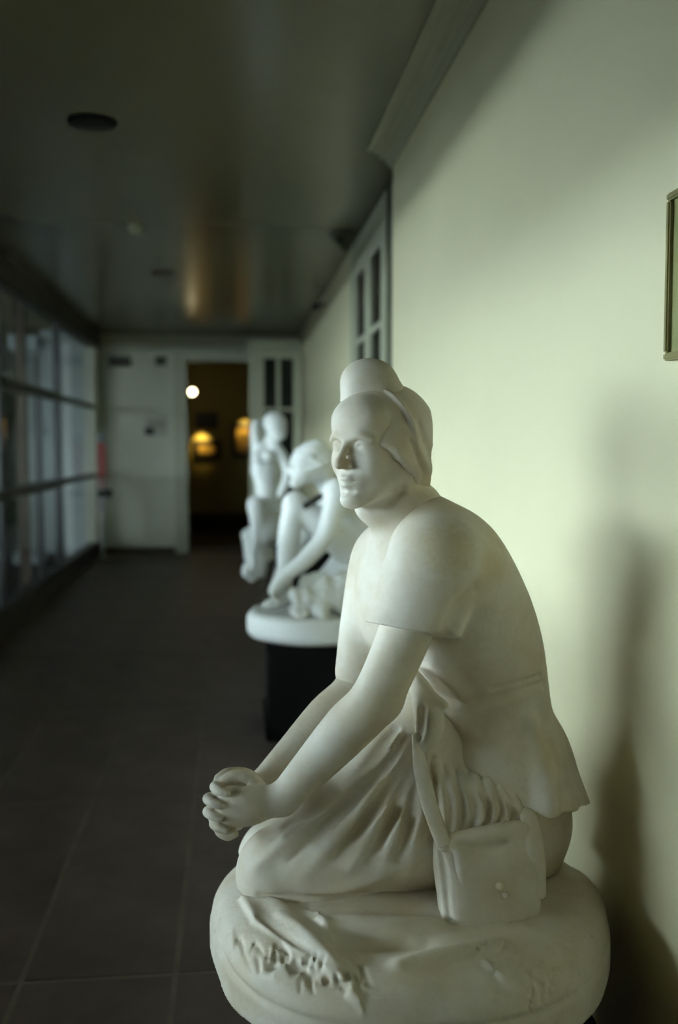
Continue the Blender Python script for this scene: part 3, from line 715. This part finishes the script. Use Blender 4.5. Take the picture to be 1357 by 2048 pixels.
for s_, sw in ((-1, .018), (1, .030)):                              # swelling of the front fold over the ears
    tmp = Sculpt(q.lo, q.lo+q.h*(q.n-1), q.h); tmp.n = q.n; tmp.ax = q.ax; tmp.D = np.full(q.n, 1., np.float32)
    tmp.ell(hp(-.002, s_*.060, -.004), (.058, sw, .046), 0, HAX); tmp.op(plane_f(-.032, .64, 0, -.77, .0022), tmp.lo, tmp.lo+tmp.h*tmp.n, .003, 'and')
    kk = .022; h2 = np.clip(.5+.5*(q.D-tmp.D)/kk, 0, 1); q.D = q.D*(1-h2)+tmp.D*h2-kk*h2*(1-h2)
# back cloth
tmp = Sculpt(q.lo, q.lo+q.h*(q.n-1), q.h); tmp.n = q.n; tmp.ax = q.ax; tmp.D = np.full(q.n, 1., np.float32)
EC, ER_ = (-.030, 0, .024), (.116, .094, .103)
tmp.ell(hp(*EC), ER_, 0, HAX); tmp.ell(hp(-.075, 0, -.030), (.072, .078, .085), .03, HAX); tmp.cone(hp(-.07, 0, -.06), hp(-.085, 0, -.13), .058, .040, .03)
pf = plane_f(.012, .96, 0, -.30, .001); tmp.op(pf, tmp.lo, tmp.lo+tmp.h*tmp.n, .004, 'and')
q.D = np.minimum(q.D, tmp.D)
rim = []
for sgn in (1, -1):
    part = []
    for u in np.linspace(-.035, .115, 12):
        f = (.30*u-.012)/.96; v = 1-((f-EC[0])/ER_[0])**2-((u-EC[2])/ER_[2])**2
        if v > 0: part.append(hp(f, sgn*ER_[1]*math.sqrt(v), u))
    q.tube(part, .0060, .004, sub=2)
q.tube([hp(.052, .060, .006), hp(.030, .076, -.018), hp(.010, .084, -.036), hp(-.012, .086, -.048)], [.003, .006, .009, .010], .008)   # lappet over the ear
q.tube([hp(-.008, .086, -.045), hp(-.022, .088, -.060), hp(-.028, .084, -.074)], [.010, .008, .004], .006)
q.ell(hp(-.100, .045, -.045), (.035, .030, .045), .03, HAX)
q.along([(838, 845), (850, 880), (866, 915), (878, 950)], [.004, .006, .007, .004], .010, mode='sub')
q.along([(822, 880), (836, 912), (850, 940), (872, 962)], [.004, .006, .006, .004], .008, mode='sub')
q.along([(858, 925), (870, 955)], [.008, .008], .012)
q.along([(840, 905), (856, 940), (868, 965)], [.006, .008, .006], .012)
scarf = sculpt_obj('headscarf', sc, M_PLASTER, K)
# ---- topknot
sc = Sculpt((.0, 1.84, 1.54), (.34, 2.16, 1.72), .0028)
tk = pY(737, 772, 2.0)
sc.ell(tk+np.array([0, 0, .002]), (.053, .052, .048), 0); sc.ell(tk+np.array([.008, 0, .012]), (.046, .046, .036), .02)
sc.tube([tk+np.array([-.05, 0, -.03]), tk+np.array([-.02, -.05, -.032]), tk+np.array([.04, -.045, -.03]), tk+np.array([.06, .0, -.028])], .006, .012)
sc.cone(tk, hp(-.01, 0, .09), .05, .055, .015); sc.box(tk+np.array([-.002, 0, -.006]), (.051, .05, .049), .036, .012)
sculpt_obj('topknot', sc, M_PLASTER, K)

# ---- tunic: torso, sleeves, flared hem
sc = Sculpt((.10, 1.70, .70), (.76, 2.38, 1.46), .0034); t = sc
def twin(q): 
    z_ = Sculpt(q.lo, q.lo+q.h*(q.n-1), q.h); z_.n = q.n; z_.ax = q.ax; z_.D = np.full(q.n, 1., np.float32); return z_
def blend(a_, b_, k_): h_ = np.clip(.5+.5*(a_.D-b_.D)/k_, 0, 1); a_.D = a_.D*(1-h_)+b_.D*h_-k_*h_*(1-h_)
sp = [(832, 1050, 2.03), (858, 1110, 2.03), (893, 1200, 2.04), (932, 1300, 2.05), (962, 1390, 2.05), (975, 1450, 2.05)]
t.chain([pY(*p) for p in sp], [.066, .108, .148, .150, .130, .120], .02, n=Lt, sc=[1.5, 1.5, 1.24, 1.14, 1.16, 1.2], sub=3)
t.ell(pY(790, 1180, 2.08), (.085, .11, .13), .05)                          # chest
t.ell(pY(905, 1150, 2.0), (.10, .12, .10), .05)                            # shoulder blade
t.cone(NB+np.array([.02, 0, -.02]), NB+np.array([.05, -.06, -.06]), .06, .07, .04)
arm = twin(t); arm.tube([SL+np.array([.03, .06, .005]), SL+np.array([0, .004, -.02]), SL*.40+EL*.60+np.array([.020, 0, 0])], [.078, .077, .074], .03, n=unit((.93, 0, -.35)), sc=[1, 1.04, 1.26])
arm.half(pY(820, 1259, 1.80), (-.17, -.12, -.98), .003)                    # hem of the left sleeve
blend(t, arm, .010); t.chain([SL+np.array([.05, .08, -.01]), SL+np.array([.012, .012, -.012]), SL*.75+EL*.25+np.array([.012, .006, 0])], [.082, .079, .070], .05)
t.tube([SR+np.array([.02, -.02, .02]), SR, SR*.5+ER*.5, SR*.12+ER*.88], [.070, .068, .062, .052], .03)
# flared hem
w0, w1 = pY(968, 1400, 2.05), pY(1000, 1640, 2.05)
pe = twin(t); pe.chain([w0, w0*.5+w1*.5, w1], [.126, .160, .186], .01, n=Lt, sc=[1.16, 1.18, 1.2])
def ripple(x, y, z):
    a = np.arctan2(y-w1[1], x-w1[0]); f = np.clip((w0[2]-z)/.22, 0, 1)
    return (.005*f*np.sin(7*a+1.0)+.003*f*np.sin(15*a)).astype(np.float32)
pe.op(ripple, pe.lo, pe.lo+pe.h*pe.n, 0, 'disp')
def hem_plane(p, q2, k=.003):
    d_ = q2-p; n_ = np.cross(d_, (0.0, 1.0, 0.0)); n_ = n_ if n_[2] < 0 else -n_; pe.half(p, n_, k)
hem_plane(pY(1000, 1614, 1.84), pY(1165, 1600, 1.98)); hem_plane(pY(848, 1530, 1.87), pY(935, 1615, 1.85), .012)
blend(t, pe, .008)
# waist crease and back folds
t.along([(858, 1385), (900, 1402), (950, 1406), (1000, 1396), (1050, 1380), (1090, 1366)], [.006, .010, .010, .010, .009, .005], .012, mode='sub')
t.along([(985, 1378), (1030, 1368), (1080, 1350)], [.003, .005, .003], .010, mode='sub')
t.along([(900, 1262), (912, 1230), (930, 1200), (950, 1178)], [.010, .012, .010, .004], .030, mode='sub')   # armpit crease
t.along([(870, 1330), (900, 1360), (930, 1395)], [.006, .010, .006], .025)
t.along([(1120, 1470), (1135, 1540), (1150, 1600)], [.004, .007, .008], .015)
t.along([(1060, 1440), (1085, 1520), (1100, 1615)], [.004, .010, .012], .030)
# front corner of the tunic gathered at the waist
t.tube([pY(826, 1343, 1.915), pY(846, 1390, 1.895), pY(860, 1445, 1.885), pY(848, 1495, 1.880)], [.010, .024, .030, .018], .012)
t.tube([pY(830, 1345, 1.905), pY(852, 1380, 1.880), pY(890, 1410, 1.872)], [.006, .009, .008], .010)
t.along([(846, 1420), (842, 1460), (830, 1490)], [.006, .008, .006], .008, mode='sub')
sculpt_obj('tunic', sc, stained([(t.hit(895, 1095), .06, (.58, .48, .29)), (t.hit(985, 1130), .05, (.60, .51, .33)), (t.hit(1090, 1500), .06, (.60, .51, .33))]), K)

# ---- skirt over the folded legs
sc = Sculpt((-.06, 1.76, .58), (.78, 2.36, 1.06), .0034); g_ = sc
g_.chain([pY(990, 1590, 2.00), pY(780, 1660, 1.99), pY(565, 1735, 2.00)], [.130, .118, .088], .03, sub=3)
g_.chain([pY(975, 1570, 2.16), pY(770, 1650, 2.17), pY(555, 1712, 2.17)], [.130, .115, .085], .03, sub=3)
g_.chain([pY(1000, 1610, 2.08), pY(800, 1690, 2.08), pY(600, 1745, 2.08)], [.13, .12, .085], .04, sub=3)
g_.chain([pY(548, 1752, 2.00), pY(760, 1752, 2.0), pY(1040, 1705, 2.05)], [.072, .085, .085], .03, sub=2)
g_.chain([pY(548, 1730, 2.16), pY(1040, 1685, 2.18)], [.07, .085], .03)
g_.ell(pY(1038, 1630, 2.08), (.105, .16, .10), .05)                       # seat on the heels
g_.chain([pY(965, 1440, 2.05), pY(930, 1540, 2.05)], [.11, .13], .05, n=Lt, sc=[1.2, 1.2])
g_.chain([pY(845, 1455, 1.99), pY(760, 1565, 1.99), pY(650, 1672, 2.0)], [.075, .085, .07], .05, sub=2)
# ridges and valleys of cloth fanning from the waist to the knees
YL = (1470, 1530, 1600, 1665, 1735)
RX = ((800, 752, 672, 592, 520), (822, 794, 738, 682, 622), (836, 818, 781, 742, 700), (845, 836, 816, 792, 764), (850, 848, 842, 832, 818))
for xs_ in RX:
    P_ = [g_.hit(x, y, push=pu) for x, y, pu in zip(xs_, YL, (-.004, -.007, -.008, -.005, .012))]; P_ = [p for p in P_ if p is not None]
    g_.tube(P_, [.008, .011, .014, .015, .012][:len(P_)], .012)
for j in range(len(RX)-1):
    xs_ = [(a_*.5+b_*.5) for a_, b_ in zip(RX[j], RX[j+1])]
    g_.along(list(zip(xs_, YL))[:4]+[(xs_[4]+6, 1722)], [.008, .012, .015, .012, .002], .010, push=.000, mode='sub')
g_.along([(786, 1462), (720, 1545), (640, 1610), (575, 1650)], [.010, .016, .012, .003], .014, mode='sub')
g_.along([(866, 1520), (866, 1600), (868, 1690)], [.006, .010, .008], .010, mode='sub')
g_.along([(880, 1690), (700, 1775), (600, 1790)], [.004, .007, .004], .02)
# bunched folds under the tunic hem
for i, px in enumerate((888, 912, 938, 962, 990, 1015, 1038)):
    g_.along([(px-14, 1530+i*8), (px, 1590+i*5), (px+4-i*3, 1650), (px-6-i*4, 1690)], [.010, .012, .012, .008], .006, push=-.004)
for i, px in enumerate((900, 925, 950, 976, 1003, 1027)):
    g_.along([(px-12, 1560+i*8), (px, 1610+i*4), (px-2-i*3, 1665)], [.005, .008, .005], .005, push=-.002, mode='sub')
# skirt edge spread on the rock, with a dark undercut
g_.along([(520, 1792), (640, 1800), (760, 1796), (870, 1790)], [.004, .009, .012, .010], .012, mode='sub')
g_.half((0, 0, .595), (0, 0, -1))
sculpt_obj('skirt', sc, M_PLASTER, K)

# ---- shoulder bag
c0 = pY(976, 1762, 1.838); bu = unit((.98, .12, .085)); bn = unit((.10, -.98, .16)); bv = unit(np.cross(bu, -bn)); bv = bv if bv[2] > 0 else -bv; bn = np.cross(bu, bv); bn = bn if bn[1] < 0 else -bn
BAX = (bu, bn, bv)
def bag(f): return c0+f[0]*bu+f[1]*bn+f[2]*bv
sc = Sculpt((.14, 1.70, .56), (.62, 2.04, .94), .0028)
sc.box(bag((.002, -.020, .0)), (.098, .040, .098), .030, 0, BAX)
sc.ell(bag((.005, .008, -.025)), (.092, .034, .070), .03, BAX)
sc.ell(bag((-.070, .004, -.070)), (.030, .026, .030), .02, BAX)
sc.along([(880, 1690), (890, 1750), (900, 1840)], [.003, .006, .003], .010, mode='sub')
sc.along([(905, 1850), (980, 1850), (1060, 1825)], [.003, .005, .003], .014)
sc.half((0, 0, .588), (0, 0, -1), .004)
bagO = sculpt_obj('satchel', sc, M_PLASTER, K)
fl_ = Sculpt((.14, 1.68, .60), (.62, 2.04, .94), .0026)
fl_.tube([bag((-.082, .010, .088)), bag((.0, .016, .093)), bag((.090, .008, .090))], .016, .0)
fl_.box(bag((.012, .018, .050)), (.080, .014, .052), .012, .012, BAX)
fl_.ell(bag((.024, .030, -.004)), (.068, .012, .056), .016, BAX)
fl_.along([(920, 1690), (960, 1700), (1010, 1690)], [.003, .005, .003], .014, mode='sub')
bp_ = fl_.hit(1000, 1772); bq_ = fl_.hit(1012, 1790)
sculpt_obj('flap', fl_, M_PLASTER, bagO)
sc = Sculpt(tuple(bp_-.05), tuple(bp_+.05), .0022)
sc.ell(bp_, (.009, .006, .009), 0, BAX); sc.ell(bq_, (.007, .006, .007), 0.004, BAX)
sculpt_obj('button', sc, M_PLASTER, bagO)
sc = Sculpt((.10, 1.70, .62), (.62, 2.1, 1.0), .0026)
sc.tube([pY(832, 1470, 1.880), pY(842, 1535, 1.858), pY(860, 1610, 1.842), pY(888, 1688, 1.820)], [.005, .006, .006, .006], 0, n=unit((.95, 0, .3)), sc=[1.8, 2.6, 2.7, 2.6])
sculpt_obj('strap', sc, M_PLASTER, bagO)
sc = Sculpt((.10, 1.70, .62), (.72, 2.1, 1.0), .0026)
sc.tube([pY(1050, 1600, 1.880), pY(1060, 1650, 1.845), pY(1072, 1710, 1.828), pY(1080, 1790, 1.826)], [.008, .009, .010, .009], 0, n=unit((.95, .2, .1)), sc=[2.0, 2.2, 2.0, 1.6])
sculpt_obj('strap', sc, M_PLASTER, bagO)

# ================================================================== SECOND STATUE: a crouching figure
S2Y = 5.25; c2 = pY(600, 1300, 4.87); C2X, C2Z = .455, .487
pedestal(C2X, S2Y, .56, C2Z-.001, 'black square pedestal under the crouching statue, behind the kneeling one')
K2 = empty('crouching_statue', (C2X, S2Y, C2Z), 'white plaster statue of a crouching figure with lowered head on a round base', 'statue')
sc = Sculpt((C2X-.46, S2Y-.46, C2Z), (C2X+.46, S2Y+.46, .80), .008)
def base2(x, y, z):
    dx, dy = x-C2X, y-S2Y; a = np.arctan2(dy, dx); R = .385+.006*np.sin(4*a); top = .632; rr = .045; zm = top-rr
    q = np.sqrt(dx*dx+dy*dy)-(R-rr); qz = np.maximum(z-zm, 0); rb = np.maximum(C2Z+.05-z, 0)
    d = np.where(q > 0, np.sqrt(np.maximum(q, 0)**2+np.maximum(qz, rb)**2)-rr, np.where(z > zm, z-top, np.maximum(q-rr, z-top)))
    return np.maximum(d, C2Z+.008-z)+.004*wob(x, y, z, 22, 8)
sc.op(lambda x, y, z: base2(x, y, z).astype(np.float32), (C2X-.45, S2Y-.45, C2Z), (C2X+.45, S2Y+.45, .78))
sculpt_obj('base', sc, M_PLASTER2, K2)
q2 = lambda px, py, Y: pY(px, py, Y)
sc = Sculpt((C2X-.42, S2Y-.46, .60), (C2X+.46, S2Y+.42, 1.62), .007); v = sc
hd = q2(626, 920, 5.12)
v.ell(hd, (.108, .092, .100), 0); v.ell(hd+np.array([-.055, -.01, -.055]), (.058, .062, .075), .04)          # skull, face
v.ell(hd+np.array([-.095, -.01, -.12]), (.026, .03, .026), .03); v.ell(hd+np.array([-.118, -.005, -.055]), (.016, .014, .022), .015)
for s_ in (-1, 1):
    v.ell(hd+np.array([-.100, s_*.032, -.030]), (.014, .018, .013), .008, mode='sub'); v.tube([hd+np.array([-.108, s_*.012, -.012]), hd+np.array([-.098, s_*.045, -.012])], .010, .012)
v.tube([hd+np.array([-.108, -.025, -.094]), hd+np.array([-.116, 0, -.092]), hd+np.array([-.108, .025, -.094])], .004, .006, mode='sub')
def shaggy(x, y, z):
    w_ = np.clip(1-np.sqrt((x-hd[0]-.02)**2+(y-hd[1])**2+(z-hd[2]-.02)**2)/.14, 0, 1)
    return (.045*w_*wob(x, y, z, 110, 21)).astype(np.float32)
v.op(shaggy, hd-.14, hd+.14, 0, 'disp')
sh_l, sh_r = q2(676, 985, 5.04), q2(668, 985, 5.42); ch = q2(690, 1010, 5.24); hip = q2(712, 1120, 5.28)
v.chain([hd+np.array([.03, .01, -.05]), q2(660, 968, 5.2)], [.06, .065], .03)
v.chain([ch, q2(715, 1065, 5.26), hip], [.125, .12, .125], .04, n=unit((.15, -1, 0)), sc=[1.3, 1.15, 1.2])
v.chain([sh_l, ch, sh_r], [.075, .09, .075], .04)
v.tube([sh_l, q2(664, 1030, 5.0), q2(650, 1075, 4.99), q2(612, 1118, 5.0), q2(572, 1152, 5.02)], [.066, .054, .048, .044, .032], .02)
v.tube([q2(572, 1152, 5.02), q2(556, 1170, 5.03), q2(548, 1182, 5.04)], [.034, .036, .028], .015)
for i in range(4): v.tube([q2(556+i*4, 1172+i*2, 5.01+i*.02), q2(546+i*4, 1186+i*2, 5.01+i*.02), q2(548+i*4, 1196+i, 5.02+i*.02)], [.012, .011, .009], .004)
v.tube([sh_r, q2(640, 1035, 5.47), q2(605, 1075, 5.46), q2(572, 1130, 5.40), q2(556, 1165, 5.32)], [.066, .054, .048, .040, .032], .02)
v.tube([q2(700, 1095, 5.20), q2(645, 1050, 5.17), q2(594, 1010, 5.16)], [.100, .082, .062], .03)                        # raised thigh
v.ell(q2(590, 1008, 5.15), (.058, .058, .058), .03)
v.tube([q2(590, 1008, 5.15), q2(578, 1075, 5.14), q2(572, 1140, 5.13), q2(570, 1188, 5.12)], [.058, .060, .044, .036], .02)  # shin
v.tube([q2(574, 1192, 5.12), q2(552, 1205, 5.10), q2(536, 1210, 5.08)], [.042, .036, .024], .02, n=unit((.3, -1, 0)), sc=[1, 1.25, 1.4])
v.tube([q2(705, 1120, 5.34), q2(660, 1165, 5.36), q2(620, 1180, 5.38)], [.10, .085, .07], .03)                         # folded leg
v.tube([q2(620, 1185, 5.38), q2(680, 1195, 5.42), q2(735, 1195, 5.42)], [.062, .058, .045], .03)
v.ell(q2(706, 1150, 5.28), (.13, .16, .10), .05)
sculpt_obj('body', sc, M_PLASTER2, K2)
sc = Sculpt((C2X-.36, S2Y-.40, .60), (C2X+.40, S2Y+.36, .92), .007)
R = random.Random(3)
for (px, py, Y, r) in ((612, 1205, 5.02, .075), (640, 1200, 5.0, .07), (600, 1225, 4.98, .05), (668, 1195, 5.02, .09), (645, 1225, 4.95, .05), (690, 1205, 5.02, .08), (620, 1185, 5.08, .07), (600, 1190, 5.0, .055), (655, 1175, 5.05, .09), (625, 1165, 5.12, .07), (700, 1170, 5.05, .10)):
    sc.ell(q2(px, py, Y), (r, r*.8, r*.75), .025)
sc.op(lambda x, y, z: (.014*wob(x, y, z, 70, 14)+.006*wob(x, y, z, 160, 15)).astype(np.float32), sc.lo, sc.lo+sc.h*sc.n, 0, 'disp')
sc.half((0, 0, .622), (0, 0, -1))
sculpt_obj('rock', sc, M_PLASTER2, K2)
a, b_ = q2(612, 1012, 5.06), q2(656, 984, 5.10)
sc = Sculpt(tuple(np.minimum(a, b_)-.05), tuple(np.maximum(a, b_)+.05), .005); sc.cone(a, b_, .018, .016); sculpt_obj('rod', sc, M_IRON, K2)

# ================================================================== THIRD STATUE: a twisting nude leaning on a draped rock
S3Y = 7.75; P3Z = .735
c3 = pY(560, 1090, 7.5); C3X = c3[0]+.12
pedestal(C3X+.10, S3Y, .50, P3Z-.001, 'tall black square pedestal under the twisting statue, farthest down the corridor')
K3 = empty('twisting_statue', (C3X+.10, S3Y, P3Z), 'white plaster statue of a twisting nude with raised arm, farthest down the corridor', 'statue')
p3_ = lambda px, py, Y: pY(px, py, Y)
sc = Sculpt((C3X-.46, S3Y-.48, .42), (C3X+.50, S3Y+.40, 1.84), .008); v = sc
h3 = p3_(552, 850, 7.62)
v.ell(h3, (.085, .10, .095), 0); v.ell(h3+np.array([.03, -.05, -.06]), (.05, .05, .06), .03)
v.ell(h3+np.array([-.02, .04, .03]), (.075, .075, .07), .02)
v.chain([h3+np.array([-.01, .02, -.05]), p3_(540, 890, 7.66)], [.05, .06], .03)
v.chain([p3_(530, 905, 7.66), p3_(528, 940, 7.66), p3_(533, 980, 7.68), p3_(536, 1020, 7.70), p3_(540, 1050, 7.72)], [.085, .085, .072, .095, .112], .03, n=unit((1, .3, 0)), sc=[1.15, 1.1, 1.05, 1.15, 1.2])
v.tube([p3_(516, 895, 7.66), p3_(511, 866, 7.66), p3_(513, 846, 7.70), p3_(535, 850, 7.76)], [.045, .036, .028, .026], .02)               # arm raised behind the head
v.tube([p3_(550, 893, 7.60), p3_(570, 922, 7.58), p3_(575, 955, 7.56), p3_(562, 988, 7.54)], [.05, .040, .036, .032], .02)             # other arm hanging
v.ell(p3_(516, 915, 7.60), (.05, .06, .05), .03); v.ell(p3_(538, 912, 7.56), (.045, .05, .045), .03)
v.tube([p3_(524, 1040, 7.62), p3_(512, 1010, 7.52), p3_(516, 1050, 7.42), p3_(512, 1085, 7.40)], [.09, .07, .055, .04], .03)
v.tube([p3_(545, 1050, 7.68), p3_(535, 1062, 7.46), p3_(520, 1085, 7.44), p3_(508, 1120, 7.42)], [.105, .085, .06, .042], .03)
v.tube([p3_(508, 1120, 7.42), p3_(496, 1138, 7.40), p3_(492, 1148, 7.36)], [.042, .042, .026], .02)
v.box((C3X+.10, S3Y, P3Z/2), (.262, .262, P3Z/2+.004), 0, mode='sub')
sculpt_obj('body', sc, M_PLASTER2, K3)
sc = Sculpt((C3X-.46, S3Y-.50, .44), (C3X+.50, S3Y+.40, .98), .008); v = sc
v.ell(p3_(545, 1070, 7.72), (.24, .22, .09), 0)
v.tube([p3_(515, 1068, 7.5), p3_(507, 1090, 7.44), p3_(512, 1120, 7.43), p3_(505, 1148, 7.42)], [.07, .075, .07, .055], .03)
v.tube([p3_(524, 1080, 7.48), p3_(522, 1120, 7.44), p3_(520, 1146, 7.44)], [.05, .05, .04], .02)
v.tube([p3_(498, 1078, 7.46), p3_(503, 1100, 7.42)], [.05, .04], .02)
v.tube([p3_(516, 1075, 7.40), p3_(516, 1110, 7.37), p3_(514, 1145, 7.37)], [.008, .014, .008], .02, mode='sub')
v.op(lambda x, y, z: (.010*wob(x, y, z, 60, 31)).astype(np.float32), v.lo, v.lo+v.h*v.n, 0, 'disp')
v.box((C3X+.10, S3Y, P3Z/2), (.262, .262, P3Z/2+.003), 0, mode='sub')
sculpt_obj('draped_rock', sc, M_PLASTER2, K3)
